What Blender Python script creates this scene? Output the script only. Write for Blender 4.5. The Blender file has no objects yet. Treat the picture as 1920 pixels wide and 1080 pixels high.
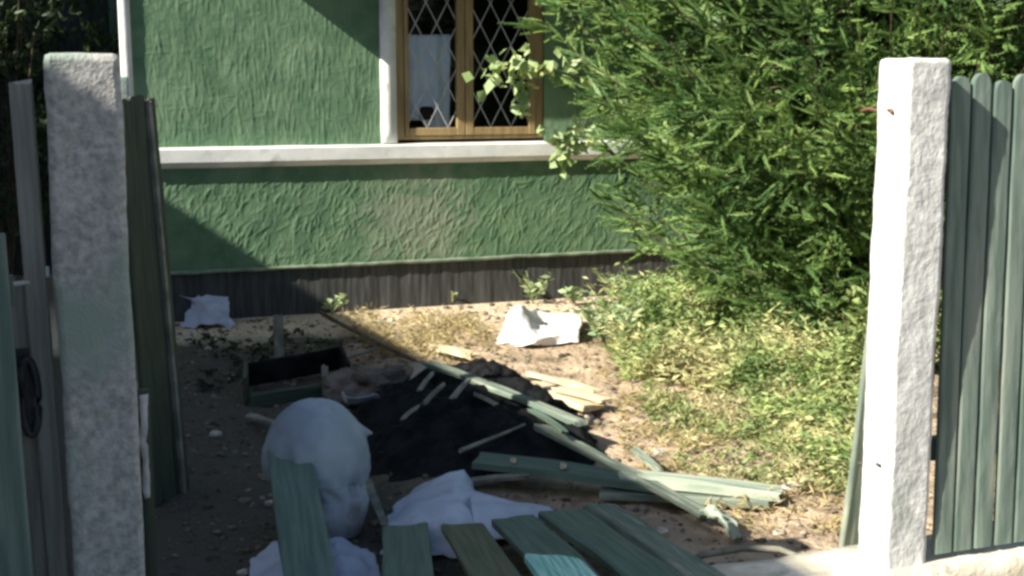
import bpy, bmesh, math, random
import numpy as np
from mathutils import Vector, Matrix, noise
R = random.Random(7)
NR = np.random.default_rng(11)
S = bpy.context.scene
COL = S.collection
PI = math.pi

# ------------------------------------------------------------ camera
CAM = Vector((0, 0, 1.6)); FPX = 2381.0
YAW = math.radians(19.8); PITCH = math.atan(386 / FPX)
cd = bpy.data.cameras.new('camera'); cam = bpy.data.objects.new('camera', cd); COL.objects.link(cam)
cd.sensor_width = 36; cd.lens = 36 * FPX / 1920; cd.clip_end = 500; cd.clip_start = 0.05
cam.location = CAM; cam.rotation_euler = (PI / 2 - PITCH, 0, -YAW)
S.camera = cam
# ------------------------------------------------------------ light
SUN = Vector((1, .25, -.733)).normalized()
w = bpy.data.worlds.new('World'); S.world = w; w.use_nodes = True
nt = w.node_tree; bg = nt.nodes['Background']
sky = nt.nodes.new('ShaderNodeTexSky'); sky.sky_type = 'NISHITA'; sky.sun_disc = False
sky.sun_elevation = math.asin(-SUN.z); sky.sun_rotation = math.atan2(-SUN.x, -SUN.y)
nt.links.new(sky.outputs[0], bg.inputs[0]); bg.inputs[1].default_value = 0.066
sl = bpy.data.lights.new('sun', 'SUN'); sl.energy = 5.0; sl.angle = math.radians(.5); sl.color = (1, .93, .80)
so = bpy.data.objects.new('sun', sl); COL.objects.link(so); so.location = (-6, -2, 8)
so.rotation_euler = SUN.to_track_quat('-Z', 'Y').to_euler()
S.view_settings.view_transform = 'Standard'; S.view_settings.look = 'None'
S.view_settings.exposure = 1.25; S.view_settings.gamma = 1
S.render.engine = 'CYCLES'
S.cycles.pixel_filter_type = 'BLACKMAN_HARRIS'; S.cycles.filter_width = 3.0

# ------------------------------------------------------------ helpers
def ray(px, py):
    u = (px - 960) / FPX; v = -(py - 540) / FPX
    g = math.cos(PITCH) + v * math.sin(PITCH); up = -math.sin(PITCH) + v * math.cos(PITCH)
    return Vector((u * math.cos(YAW) + g * math.sin(YAW), -u * math.sin(YAW) + g * math.cos(YAW), up))
def onz(px, py, z=0):
    d = ray(px, py); return CAM + d * ((z - CAM.z) / d.z)
def ony(px, py, y):
    d = ray(px, py); return CAM + d * (y / d.y)
def tag(o, label=None, cat=None, group=None, kind=None):
    if label: o['label'] = label
    if cat: o['category'] = cat
    if group: o['group'] = group
    if kind: o['kind'] = kind
    return o
def empty(name, loc, label, cat, group=None):
    o = bpy.data.objects.new(name, None); COL.objects.link(o); o.location = loc
    o.empty_display_size = .1
    return tag(o, label, cat, group)
def link(name, me, mat=None, parent=None, smooth=False):
    o = bpy.data.objects.new(name, me); COL.objects.link(o)
    if mat: me.materials.append(mat)
    if smooth: me.polygons.foreach_set('use_smooth', [True] * len(me.polygons))
    if parent:
        o.parent = parent; o.matrix_parent_inverse = Matrix.Translation(-Vector(parent.location))
    return o
def from_np(name, V, F, mat=None, parent=None, smooth=False):
    me = bpy.data.meshes.new(name)
    V = np.asarray(V, dtype=np.float32); F = np.asarray(F, dtype=np.int32)
    k = F.shape[1]
    me.vertices.add(len(V)); me.vertices.foreach_set('co', V.ravel())
    me.loops.add(F.size); me.loops.foreach_set('vertex_index', F.ravel())
    me.polygons.add(len(F)); me.polygons.foreach_set('loop_start', np.arange(0, F.size, k, dtype=np.int32))
    me.update(calc_edges=True); me.validate()
    return link(name, me, mat, parent, smooth)
def grid_faces(nu, nv):
    i = np.arange(nu - 1)[:, None] * nv + np.arange(nv - 1)[None, :]
    i = i.ravel(); return np.stack([i, i + nv, i + nv + 1, i + 1], 1)

# numpy value noise for terrain and stucco
_T = NR.random((256, 256))
def vnoise(x, y):
    xi = np.floor(x).astype(int); yi = np.floor(y).astype(int); fx = x - xi; fy = y - yi
    fx = fx * fx * (3 - 2 * fx); fy = fy * fy * (3 - 2 * fy)
    a = _T[xi % 256, yi % 256]; b = _T[(xi + 1) % 256, yi % 256]; c = _T[xi % 256, (yi + 1) % 256]; d = _T[(xi + 1) % 256, (yi + 1) % 256]
    return (a * (1 - fx) + b * fx) * (1 - fy) + (c * (1 - fx) + d * fx) * fy - .5
def fbm(x, y, o=4):
    s = 0; a = 1
    for k in range(o): s = s + a * vnoise(x * 2 ** k + 17.3 * k, y * 2 ** k + 5.1 * k); a *= .5
    return s

# ------------------------------------------------------------ materials
def mat(name, c1, c2, scale=6, rough=.8, bump=.3, bscale=40, stretch=(1, 1, 1), lo=.4, hi=.6, c3=None, s3=2.0, t3=.62,
        bdist=.01, island=0.0, trans=0.0, metal=0.0, spec=.3, uv=False, spot=None):
    m = bpy.data.materials.new(name); m.use_nodes = True; n = m.node_tree.nodes; L = m.node_tree.links
    b = n['Principled BSDF']; b.inputs['Roughness'].default_value = rough; b.inputs['Metallic'].default_value = metal
    b.inputs['Specular IOR Level'].default_value = spec
    tc = n.new('ShaderNodeTexCoord'); mp = n.new('ShaderNodeMapping'); mp.inputs['Scale'].default_value = stretch
    L.new(tc.outputs['UV' if uv else 'Object'], mp.inputs[0])
    if uv: mp.inputs['Scale'].default_value = (.5, 2.2, 1)
    nz = n.new('ShaderNodeTexNoise'); nz.inputs['Scale'].default_value = scale; nz.inputs['Detail'].default_value = 6
    L.new(mp.outputs[0], nz.inputs[0])
    cr = n.new('ShaderNodeValToRGB'); cr.color_ramp.elements[0].position = lo; cr.color_ramp.elements[1].position = hi
    cr.color_ramp.elements[0].color = (*c1, 1); cr.color_ramp.elements[1].color = (*c2, 1)
    L.new(nz.outputs['Fac'], cr.inputs[0]); out = cr.outputs[0]
    if c3:
        n3 = n.new('ShaderNodeTexNoise'); n3.inputs['Scale'].default_value = s3; n3.inputs['Detail'].default_value = 5
        L.new(mp.outputs[0], n3.inputs[0])
        r3 = n.new('ShaderNodeMapRange'); r3.inputs[1].default_value = t3 - .06; r3.inputs[2].default_value = t3 + .06
        L.new(n3.outputs['Fac'], r3.inputs[0])
        if spot:
            vd = n.new('ShaderNodeVectorMath'); vd.operation = 'DISTANCE'; vd.inputs[1].default_value = spot[:3]; L.new(tc.outputs['Object'], vd.inputs[0])
            mm = n.new('ShaderNodeMath'); mm.operation = 'MULTIPLY_ADD'; mm.inputs[1].default_value = -spot[3]; L.new(n3.outputs['Fac'], mm.inputs[0]); L.new(vd.outputs['Value'], mm.inputs[2])
            r3.inputs[1].default_value = spot[4]; r3.inputs[2].default_value = spot[4] - .28; r3.inputs[4].default_value = .75
            L.new(mm.outputs[0], r3.inputs[0])
        mx = n.new('ShaderNodeMix'); mx.data_type = 'RGBA'; L.new(r3.outputs[0], mx.inputs[0]); L.new(out, mx.inputs[6])
        mx.inputs[7].default_value = (*c3, 1); out = mx.outputs[2]
    if island:
        g = n.new('ShaderNodeNewGeometry'); hs = n.new('ShaderNodeHueSaturation')
        r1 = n.new('ShaderNodeMapRange'); r1.inputs[3].default_value = 1 - island; r1.inputs[4].default_value = 1 + island
        L.new(g.outputs['Random Per Island'], r1.inputs[0]); L.new(r1.outputs[0], hs.inputs['Value'])
        r2 = n.new('ShaderNodeMapRange'); r2.inputs[3].default_value = .5 + .06 * island; r2.inputs[4].default_value = .5 - .05 * island
        L.new(g.outputs['Random Per Island'], r2.inputs[0]); L.new(r2.outputs[0], hs.inputs['Hue'])
        L.new(out, hs.inputs['Color']); out = hs.outputs[0]
    L.new(out, b.inputs['Base Color'])
    if bump:
        nb = n.new('ShaderNodeTexNoise'); nb.inputs['Scale'].default_value = bscale; nb.inputs['Detail'].default_value = 5
        L.new(mp.outputs[0], nb.inputs[0]); bp = n.new('ShaderNodeBump'); bp.inputs['Strength'].default_value = bump
        bp.inputs['Distance'].default_value = bdist
        L.new(nb.outputs['Fac'], bp.inputs['Height']); L.new(bp.outputs[0], b.inputs['Normal'])
    if trans:
        tr = n.new('ShaderNodeBsdfTranslucent'); L.new(out, tr.inputs[0]); ms = n.new('ShaderNodeMixShader'); ms.inputs[0].default_value = trans
        L.new(b.outputs[0], ms.inputs[1]); L.new(tr.outputs[0], ms.inputs[2]); L.new(ms.outputs[0], n['Material Output'].inputs[0])
    return m
M = {}
M['soil'] = mat('soil', (.30, .225, .155), (.50, .39, .275), 7, .95, .8, 30, c3=(.13, .10, .06), s3=2.3, t3=.60, bdist=.03, lo=.35, hi=.65)
M['stucco'] = mat('green_stucco', (.078, .155, .088), (.132, .225, .130), 9, .75, .35, 90, lo=.35, hi=.7, c3=(.16, .25, .15), s3=1.6, t3=.60, bdist=.004)
M['stucco_low'] = mat('green_stucco_lower', (.076, .150, .084), (.130, .215, .122), 8, .75, .35, 90, lo=.35, hi=.7, c3=(.20, .235, .17), s3=9, bdist=.004, spot=(2.42, 8.66, .62, .9, .0))
M['trim_dull'] = mat('dull_lip', (.12, .17, .11), (.22, .27, .20), 9, .85, .5, 60)
M['white_trim'] = mat('white_trim', (.60, .62, .60), (.74, .75, .73), 5, .6, .15, 60, c3=(.45, .46, .43), s3=7, t3=.68)
M['felt'] = mat('dark_felt', (.034, .037, .037), (.062, .066, .065), 14, .85, .3, 50, stretch=(3, 1, .25))
M['brown'] = mat('brown_frame', (.25, .175, .085), (.34, .245, .12), 10, .5, .15, 60, stretch=(2, 2, .3))
M['lattice'] = mat('lattice', (.42, .42, .44), (.55, .55, .57), 10, .5, 0)
M['curtain'] = mat('curtain', (.78, .82, .95), (.88, .90, .98), 8, .9, .2, 40)
M['room'] = mat('room_dark', (.010, .010, .012), (.03, .018, .015), 2, .9, 0)
M['concrete'] = mat('grey_concrete', (.25, .26, .25), (.50, .50, .475), 60, .9, .6, 120, lo=.3, hi=.7, c3=(.26, .33, .28), s3=2.6, t3=.56, bdist=.006)
M['whitewash'] = mat('whitewashed_concrete', (.50, .51, .50), (.66, .67, .65), 30, .85, .6, 60, lo=.3, hi=.6, stretch=(1, 1, .8), c3=(.44, .47, .43), s3=7, t3=.60, bdist=.008)
M['plinth'] = mat('cream_concrete', (.52, .48, .38), (.70, .66, .56), 10, .9, .6, 50, c3=(.35, .33, .27), s3=9, t3=.62, bdist=.01)
M['picket'] = mat('picket_green', (.105, .155, .13), (.175, .23, .195), 9, .75, .35, 60, stretch=(4, 4, .3), c3=(.22, .26, .22), s3=5, t3=.60, bdist=.004)
M['board_green'] = mat('board_green', (.085, .13, .10), (.125, .18, .14), 7, .6, .25, 60, stretch=(1, 1, 1), c3=(.15, .20, .14), s3=5, t3=.64, bdist=.004, uv=True)
M['board_olive'] = mat('board_olive', (.09, .105, .065), (.14, .155, .095), 7, .6, .25, 60, c3=(.17, .14, .09), s3=5, t3=.62, bdist=.004, uv=True)
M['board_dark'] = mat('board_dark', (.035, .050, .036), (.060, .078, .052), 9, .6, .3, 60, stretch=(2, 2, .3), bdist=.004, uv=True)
M['board_pale'] = mat('board_pale', (.26, .32, .25), (.42, .46, .37), 9, .8, .4, 70, stretch=(1, 1, 1), c3=(.16, .24, .18), s3=5, t3=.60, bdist=.005, uv=True)
M['board_mossy'] = mat('board_mossy', (.11, .15, .12), (.21, .245, .195), 10, .8, .4, 70, c3=(.34, .36, .28), s3=6, t3=.62, bdist=.005, uv=True)
M['timber'] = mat('bare_timber', (.42, .34, .22), (.62, .53, .37), 12, .85, .4, 70, bdist=.004, uv=True)
M['timber_grey'] = mat('weathered_timber', (.15, .15, .12), (.26, .25, .20), 12, .9, .4, 70, bdist=.004)
M['gate_grey'] = mat('grey_painted_wood', (.22, .225, .20), (.31, .31, .27), 8, .7, .25, 60, stretch=(2, 2, .3), bdist=.003, uv=True)
M['sack'] = mat('woven_sack', (.21, .26, .31), (.33, .39, .44), 5, .65, .25, 160, c3=(.26, .35, .34), s3=3.4, t3=.58, bdist=.002)
M['sack_dirty'] = mat('dirty_sack', (.23, .27, .32), (.33, .38, .44), 7, .7, .4, 60, c3=(.17, .16, .16), s3=6, t3=.55, bdist=.006)
M['cloth'] = mat('white_sheet', (.38, .42, .50), (.50, .55, .64), 4, .8, .35, 25, c3=(.32, .37, .40), s3=4, t3=.62, bdist=.01)
M['cloth_white'] = mat('white_paper', (.70, .68, .68), (.82, .80, .80), 5, .7, .3, 25, bdist=.01)
M['black'] = mat('black_tar_sheet', (.004, .005, .006), (.013, .014, .015), 9, .8, .5, 30, spec=.12, bdist=.02)
M['dark_metal'] = mat('dark_metal', (.03, .032, .035), (.06, .062, .066), 12, .45, .1, 60)
M['handle'] = mat('handle_metal', (.16, .16, .18), (.26, .26, .28), 12, .35, .1, 60, metal=.5)
M['rust'] = mat('rusty_wire', (.10, .045, .03), (.17, .08, .05), 30, .8, .1, 60)
M['wire'] = mat('grey_wire', (.07, .07, .065), (.12, .12, .11), 30, .6, .1, 60)
M['stone'] = mat('pale_stone', (.36, .33, .28), (.56, .53, .47), 14, .9, .5, 50)
M['clod'] = mat('clod_earth', (.10, .085, .07), (.19, .165, .14), 14, .95, .9, 40, bdist=.02)
M['rustwood'] = mat('reddish_wood', (.09, .055, .04), (.16, .10, .07), 12, .8, .3, 60)
M['turq'] = mat('turquoise_board', (.16, .48, .38), (.52, .80, .70), 9, .5, .2, 60, stretch=(1, 1, 1), lo=.42, hi=.6, uv=True)
M['needle'] = mat('spruce_needles', (.105, .20, .065), (.225, .35, .11), 1.8, .5, 0, island=.5, trans=.28)
M['bark'] = mat('bark', (.06, .045, .03), (.12, .09, .065), 20, .95, .8, 40)
M['weed'] = mat('weed_leaves', (.16, .25, .08), (.34, .42, .16), 2.6, .6, 0, c3=(.50, .48, .24), s3=2.1, t3=.56, island=.38, trans=.3)
M['litter'] = mat('leaf_litter', (.12, .095, .05), (.24, .19, .11), 4, .9, 0, island=.5)
M['weed_yellow'] = mat('weed_leaves_yellow', (.20, .28, .10), (.36, .39, .17), 3.2, .6, 0, c3=(.50, .44, .26), s3=3.1, t3=.54, island=.4, trans=.3)
M['rubble'] = mat('rubble', (.10, .085, .065), (.24, .20, .155), 3, .95, 0, island=.5)
M['dry'] = mat('dry_grass', (.30, .25, .11), (.46, .38, .20), 4, .8, 0, island=.3, trans=.2)
M['palegreen'] = mat('pale_leaves', (.24, .34, .17), (.38, .46, .26), 5, .5, 0, island=.25, trans=.3)
M['vineleaf'] = mat('vine_leaves', (.30, .42, .17), (.50, .60, .33), 8, .5, 0, c3=(.50, .54, .12), s3=4, t3=.64, island=.2, trans=.35)
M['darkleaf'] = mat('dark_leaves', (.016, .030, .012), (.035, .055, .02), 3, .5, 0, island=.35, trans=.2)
M['shed'] = mat('dark_shed_boards', (.028, .033, .033), (.05, .055, .055), 8, .8, .3, 40, stretch=(5, 5, .4))
M['plaster'] = mat('plaster', (.34, .30, .24), (.42, .38, .31), 4, .9, .2, 40)
M['roof'] = mat('roof_sheet', (.09, .08, .075), (.13, .12, .11), 6, .8, .2, 40)
# glass
g = bpy.data.materials.new('window_glass'); g.use_nodes = True; n = g.node_tree.nodes; L = g.node_tree.links
tr = n.new('ShaderNodeBsdfTransparent'); tr.inputs[0].default_value = (.8, .84, .86, 1); gl = n.new('ShaderNodeBsdfGlossy'); gl.inputs['Roughness'].default_value = .04
fr = n.new('ShaderNodeFresnel'); fr.inputs[0].default_value = 1.3; ms = n.new('ShaderNodeMixShader')
L.new(fr.outputs[0], ms.inputs[0]); L.new(tr.outputs[0], ms.inputs[1]); L.new(gl.outputs[0], ms.inputs[2]); L.new(ms.outputs[0], n['Material Output'].inputs[0])
M['glass'] = g

# ------------------------------------------------------------ mesh builders
def boxm(name, lo, hi, m, parent=None, seg=None, amp=0.0, bevel=0.0, nscale=8.0, off=(0, 0, 0)):
    bm = bmesh.new(); bmesh.ops.create_cube(bm, size=1)
    lo = Vector(lo); hi = Vector(hi); d = hi - lo; c = (lo + hi) / 2
    for v in bm.verts: v.co = Vector((v.co.x * d.x, v.co.y * d.y, v.co.z * d.z)) + c
    if bevel: bmesh.ops.bevel(bm, geom=bm.edges[:], offset=bevel, segments=2, affect='EDGES', profile=.6)
    if seg:
        for ax in range(3):
            nn = max(1, int(d[ax] / seg))
            for k in range(1, nn):
                co = Vector(lo); co[ax] = lo[ax] + d[ax] * k / nn; no = Vector((0, 0, 0)); no[ax] = 1
                bmesh.ops.bisect_plane(bm, geom=bm.verts[:] + bm.edges[:] + bm.faces[:], plane_co=co, plane_no=no)
    if amp:
        bm.normal_update()
        for v in bm.verts:
            q = v.co * nscale + Vector(off); v.co += (noise.noise_vector(q) + .5 * noise.noise_vector(q * 2.7)) * amp
    me = bpy.data.meshes.new(name); bm.to_mesh(me); bm.free()
    return link(name, me, m, parent, smooth=bool(amp))
def plank(name, A, B, w, t, m, parent=None, side=None, ends=.012, bow=.006, roll=0, taper=0.0, seed=None):
    """board from A to B; w across, t thick, its wide face turned up"""
    rr = random.Random(seed if seed is not None else R.random())
    A = Vector(A); B = Vector(B); x = (B - A); Ln = x.length; x.normalize()
    up = Vector((0, 0, 1)) if side is None else Vector(side)
    y = up.cross(x).normalized(); z = x.cross(y).normalized()
    q = Matrix.Rotation(roll, 3, x); y = q @ y; z = q @ z
    nseg = max(6, int(Ln / .05)); prof = [(-.5, -.5), (-.5, .36), (-.44, .5), (-.15, .5), (.15, .5), (.44, .5), (.5, .36), (.5, -.5)]
    V = []; F = []; s0 = rr.random() * 100
    for i in range(nseg + 1):
        u = i / nseg; ww = w * (1 - taper * u); k = len(prof)
        for j, (a, b) in enumerate(prof):
            e = 0
            if i in (0, nseg): e = (rr.random() - .5) * 2 * ends
            p = A + x * (u * Ln + e) + y * (a * ww) + z * (b * t)
            nv = noise.noise_vector(Vector((u * Ln * 3 + s0, a * 2, b)))
            p += y * nv.y * bow + z * (nv.z * bow + math.sin(u * PI) * bow * .8)
            V.append(p)
        if i:
            for j in range(k):
                F.append((k * (i - 1) + j, k * (i - 1) + (j + 1) % k, k * i + (j + 1) % k, k * i + j))
    me = bpy.data.meshes.new(name); k = len(prof)
    F.append(tuple(range(k))[::-1]); F.append(tuple(range(k * nseg, k * nseg + k)))
    me.from_pydata([tuple(v) for v in V], [], F); me.update()
    uvl = me.uv_layers.new(name='UVMap'); o1 = rr.random() * 9; o2 = rr.random() * 9
    for lp in me.loops:
        vi = lp.vertex_index; uvl.data[lp.index].uv = (vi // k / nseg * Ln + o1, prof[vi % k][0] * w * 4 + prof[vi % k][1] * .02 + o2)
    bm = bmesh.new(); bm.from_mesh(me); bmesh.ops.recalc_face_normals(bm, faces=bm.faces); bm.to_mesh(me); bm.free()
    return link(name, me, m, parent)
def tube_np(pts, rad, n=6):
    pts = [Vector(p) for p in pts]; V = []; F = []
    for i, p in enumerate(pts):
        t = (pts[min(i + 1, len(pts) - 1)] - pts[max(i - 1, 0)]).normalized()
        a = t.cross(Vector((0, 0, 1)));
        if a.length < .05: a = t.cross(Vector((1, 0, 0)))
        a.normalize(); b = t.cross(a); r = rad[i] if hasattr(rad, '__len__') else rad
        for k in range(n):
            an = 2 * PI * k / n; V.append(tuple(p + (a * math.cos(an) + b * math.sin(an)) * r))
        if i:
            for k in range(n): F.append(((i - 1) * n + k, (i - 1) * n + (k + 1) % n, i * n + (k + 1) % n, i * n + k))
    return V, F
def tube(name, pts, rad, m, parent=None, n=6):
    V, F = tube_np(pts, rad, n); V = list(V); F = list(F)
    F.append(tuple(range(n))); F.append(tuple(range((len(pts) - 1) * n, len(pts) * n)))
    me = bpy.data.meshes.new(name); me.from_pydata(V, [], F); me.update()
    return link(name, me, m, parent, smooth=True)
def stick(name, A, B, r, m, parent=None, wob=.012, seed=1):
    rr = random.Random(seed); A = Vector(A); B = Vector(B); pts = []; N = 12
    for i in range(N + 1):
        u = i / N; p = A.lerp(B, u); nv = noise.noise_vector(p * 3 + Vector((seed, 0, 0))); pts.append(p + nv * wob)
    return tube(name, pts, [r * (1 - .4 * i / N) for i in range(N + 1)], m, parent)
def patch(name, rows, m, parent=None, sub=10, wr=.01, wscale=9, thick=.003, seed=0):
    """cloth surface smoothly through rows of control points"""
    P = np.array([[tuple(p) for p in r] for r in rows], dtype=float)
    def interp(P, axis):
        P = np.moveaxis(P, axis, 0); n = len(P); out = []
        for i in range(n - 1):
            p0 = P[max(i - 1, 0)]; p1 = P[i]; p2 = P[i + 1]; p3 = P[min(i + 2, n - 1)]
            for k in range(sub):
                t = k / sub
                out.append(.5 * ((2 * p1) + (-p0 + p2) * t + (2 * p0 - 5 * p1 + 4 * p2 - p3) * t * t + (-p0 + 3 * p1 - 3 * p2 + p3) * t ** 3))
        out.append(P[-1]); return np.moveaxis(np.array(out), 0, axis)
    G = interp(interp(P, 0), 1); nu, nv = G.shape[:2]; V = G.reshape(-1, 3).copy()
    for i in range(len(V)):
        q = Vector(V[i]) * wscale + Vector((seed * 7.1, 0, 0)); nn = noise.noise_vector(q) + .5 * noise.noise_vector(q * 2.2)
        # creases: sharpened ridges
        rd = (1 - abs(noise.noise(q * .7)) * 4)
        V[i] += np.array(nn) * wr + np.array((0, -.4, 1)) * max(0, rd) * wr
    o = from_np(name, V, grid_faces(nu, nv), m, parent, smooth=True)
    md = o.modifiers.new('solid', 'SOLIDIFY'); md.thickness = thick
    return o
def leaves_np(centers, dirs, length, width, fold=.25, rng=NR):
    """one kite-shaped leaf (2 tris-pair quads) at each centre"""
    n = len(centers); C = np.asarray(centers); D = np.asarray(dirs); D = D / np.linalg.norm(D, axis=1)[:, None]
    r = rng.normal(size=(n, 3)); Sd = np.cross(D, r); Sd /= np.linalg.norm(Sd, axis=1)[:, None]; N = np.cross(D, Sd)
    Lh = (np.ones(n) * length)[:, None] if np.isscalar(length) else length[:, None]
    Wd = (np.ones(n) * width)[:, None] if np.isscalar(width) else width[:, None]
    a = C; b = C + D * Lh * .45 + Sd * Wd * .5 + N * Wd * fold; c = C + D * Lh; d = C + D * Lh * .45 - Sd * Wd * .5 + N * Wd * fold
    V = np.stack([a, b, c, d], 1).reshape(-1, 3); k = np.arange(n) * 4
    F = np.concatenate([np.stack([k, k + 1, k + 2], 1), np.stack([k, k + 2, k + 3], 1)])
    return V, F

# ------------------------------------------------------------ ground
HY = 8.72     # house wall plane
def gz(x, y):
    x = np.asarray(x, float); y = np.asarray(y, float)
    h = fbm(x * .9 + 3, y * .9 + 8, 5) * .05 + fbm(x * 5 + 31, y * 5 + 2, 5) * .040
    inside = np.clip((y - 3.3) / .5, 0, 1) * np.clip((HY - .1 - y) / .5, 0, 1) * np.clip((9 - x) / 1, 0, 1) * np.clip((x + 3) / 1, 0, 1)
    return h * inside
def gzf(x, y): return float(gz(np.array([x]), np.array([y]))[0])
xs = np.concatenate([np.linspace(-150, -2, 24)[:-1], np.arange(-2, 7, .03), np.linspace(7, 150, 24)])
ys = np.concatenate([np.linspace(-150, 2.6, 24)[:-1], np.arange(2.6, 9, .03), np.linspace(9, 150, 24)])
X, Y = np.meshgrid(xs, ys, indexing='ij'); Z = gz(X, Y)
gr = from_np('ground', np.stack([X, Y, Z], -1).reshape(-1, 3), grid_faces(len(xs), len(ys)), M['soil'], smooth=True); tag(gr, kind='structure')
# soil colour zones: darker earth at left with its shade put into the colour, dry sandy strip along the house
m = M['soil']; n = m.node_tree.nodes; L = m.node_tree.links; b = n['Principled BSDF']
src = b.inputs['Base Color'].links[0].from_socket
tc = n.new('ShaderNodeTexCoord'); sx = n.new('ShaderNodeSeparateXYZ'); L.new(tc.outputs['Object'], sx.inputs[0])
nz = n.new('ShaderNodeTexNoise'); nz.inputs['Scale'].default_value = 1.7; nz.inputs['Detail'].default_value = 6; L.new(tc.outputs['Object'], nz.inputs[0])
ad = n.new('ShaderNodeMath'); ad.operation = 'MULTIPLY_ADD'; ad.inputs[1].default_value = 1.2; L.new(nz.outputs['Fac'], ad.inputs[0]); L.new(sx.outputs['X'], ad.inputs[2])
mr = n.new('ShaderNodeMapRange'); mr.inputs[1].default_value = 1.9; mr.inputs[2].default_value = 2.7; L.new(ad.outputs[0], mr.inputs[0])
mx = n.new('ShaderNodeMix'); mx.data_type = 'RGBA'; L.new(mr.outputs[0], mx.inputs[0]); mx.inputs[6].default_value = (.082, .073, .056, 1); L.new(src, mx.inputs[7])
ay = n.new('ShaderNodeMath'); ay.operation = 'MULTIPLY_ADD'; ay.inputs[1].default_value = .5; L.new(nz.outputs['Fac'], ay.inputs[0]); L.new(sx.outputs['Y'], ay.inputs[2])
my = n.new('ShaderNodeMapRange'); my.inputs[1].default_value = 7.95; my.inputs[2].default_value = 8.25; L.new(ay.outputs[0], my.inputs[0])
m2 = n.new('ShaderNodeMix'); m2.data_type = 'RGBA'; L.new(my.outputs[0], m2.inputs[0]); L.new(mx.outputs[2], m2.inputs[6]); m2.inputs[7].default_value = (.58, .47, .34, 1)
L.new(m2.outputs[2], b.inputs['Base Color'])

# ------------------------------------------------------------ house
house = empty('house', (2.4, HY, 0), 'green stuccoed house with white trim behind the yard', 'house')
def stucco(x0, x1, z0, z1, step, mode, seed):
    rg = np.random.default_rng(seed)
    nx = int((x1 - x0) / step) + 1; nz_ = int((z1 - z0) / step) + 1
    xs = np.linspace(x0, x1, nx); zs = np.linspace(z0, z1, nz_); X, Z = np.meshgrid(xs, zs, indexing='ij')
    H = fbm(X * 3, Z * 3 + 9, 5) * .009
    area = (x1 - x0) * (z1 - z0)
    if mode == 'arc': K = int(area * 800)
    else: K = int(area * 650)
    for k in range(K):
        cx = rg.uniform(x0, x1); cz = rg.uniform(z0, z1)
        if mode == 'arc': ln = rg.uniform(.05, .15); an = rg.normal(1.15, .38); cv = rg.uniform(-9, 9); wd = rg.uniform(.004, .0095); am = rg.uniform(.0015, .0055)
        else: ln = rg.uniform(.05, .26); an = rg.normal(PI / 2, .11); cv = rg.uniform(-2, 2); wd = rg.uniform(.0035, .009); am = rg.uniform(.001, .0038)
        if mode != 'arc' and rg.random() < .12: an = rg.normal(0, .4)
        rr_ = ln * .7
        i0 = max(0, int((cx - rr_ - x0) / step)); i1 = min(nx, int((cx + rr_ - x0) / step) + 1)
        j0 = max(0, int((cz - rr_ - z0) / step)); j1 = min(nz_, int((cz + rr_ - z0) / step) + 1)
        if i1 <= i0 or j1 <= j0: continue
        dx = X[i0:i1, j0:j1] - cx; dz = Z[i0:i1, j0:j1] - cz
        u = dx * math.cos(an) + dz * math.sin(an); v = -dx * math.sin(an) + dz * math.cos(an) - cv * u * u
        g_ = np.exp(-(v / wd) ** 2) * np.clip(1 - (u / (ln * .5)) ** 4, 0, 1)
        H[i0:i1, j0:j1] = np.maximum(H[i0:i1, j0:j1], H[i0:i1, j0:j1] * .4 + g_ * am + .001) if rg.random() < .75 else H[i0:i1, j0:j1] - g_ * am * .7
    H = H * .78 + fbm(X * 40, Z * 40, 2) * .0014
    return X, Z, H
# upper wall in two pieces round the window opening (opening X 2.28..3.39, Z 1.20..2.62)
def wallpiece(x0, x1, z0, z1, mode, seed, m, yoff=0, step=.0065):
    X, Z, H = stucco(x0, x1, z0, z1, step, mode, seed)
    V = np.stack([X, HY + yoff - H, Z], -1).reshape(-1, 3); f = grid_faces(*X.shape)
    return V, f[:, ::-1]
def join(parts):
    V = []; F = []; o = 0
    for v, f in parts: V.append(v); F.append(f + o); o += len(v)
    return np.concatenate(V), np.concatenate(F)
V, F = wallpiece(.50, 2.19, 1.10, 2.9, 'drip', 3, None)
def coarse(x0, x1, z0, z1, y): # plain backing faces
    return np.array([(x0, y, z0), (x1, y, z0), (x1, y, z1), (x0, y, z1)], float), np.array([[0, 1, 2, 3]])
V, F = join([(V, F), wallpiece(3.385, 5.2, 1.10, 2.9, 'drip', 5, None, step=.012), coarse(.50, 9, 2.9, 3.4, HY), coarse(5.2, 9, 1.1, 2.9, HY), coarse(2.19, 3.385, 2.62, 2.9, HY),
             (np.array([(.5, HY, 0), (.5, HY + 4, 0), (.5, HY + 4, 3.4), (.5, HY, 3.4)], float), np.array([[0, 1, 2, 3]]))])
from_np('wall', V, F, M['stucco'], house, smooth=True)
V, F = wallpiece(.50, 5.2, .345, 1.06, 'arc', 8, None, -.035)
V, F = join([(V, F), coarse(5.2, 9, .345, 1.06, HY - .03)])
o = from_np('lower_wall', V, F, M['stucco_low'], house, smooth=True)
boxm('stucco_lip', (.49, HY - .055, .325), (5.2, HY - .004, .350), M['trim_dull'], house, seg=.06, amp=.006, nscale=7)
# dark felt-covered footing with shallow vertical corrugation
xs_ = np.arange(.46, 9, .012); zs_ = np.linspace(-.05, .335, 5); X, Z = np.meshgrid(xs_, zs_, indexing='ij')
Hh = np.sin(X * 2 * PI / .05) * .0012 + fbm(X * 14, Z * 2, 3) * .008
from_np('footing', np.stack([X, HY - .025 - Hh, Z], -1).reshape(-1, 3), grid_faces(*X.shape)[:, ::-1], M['felt'], house, smooth=True)
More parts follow.
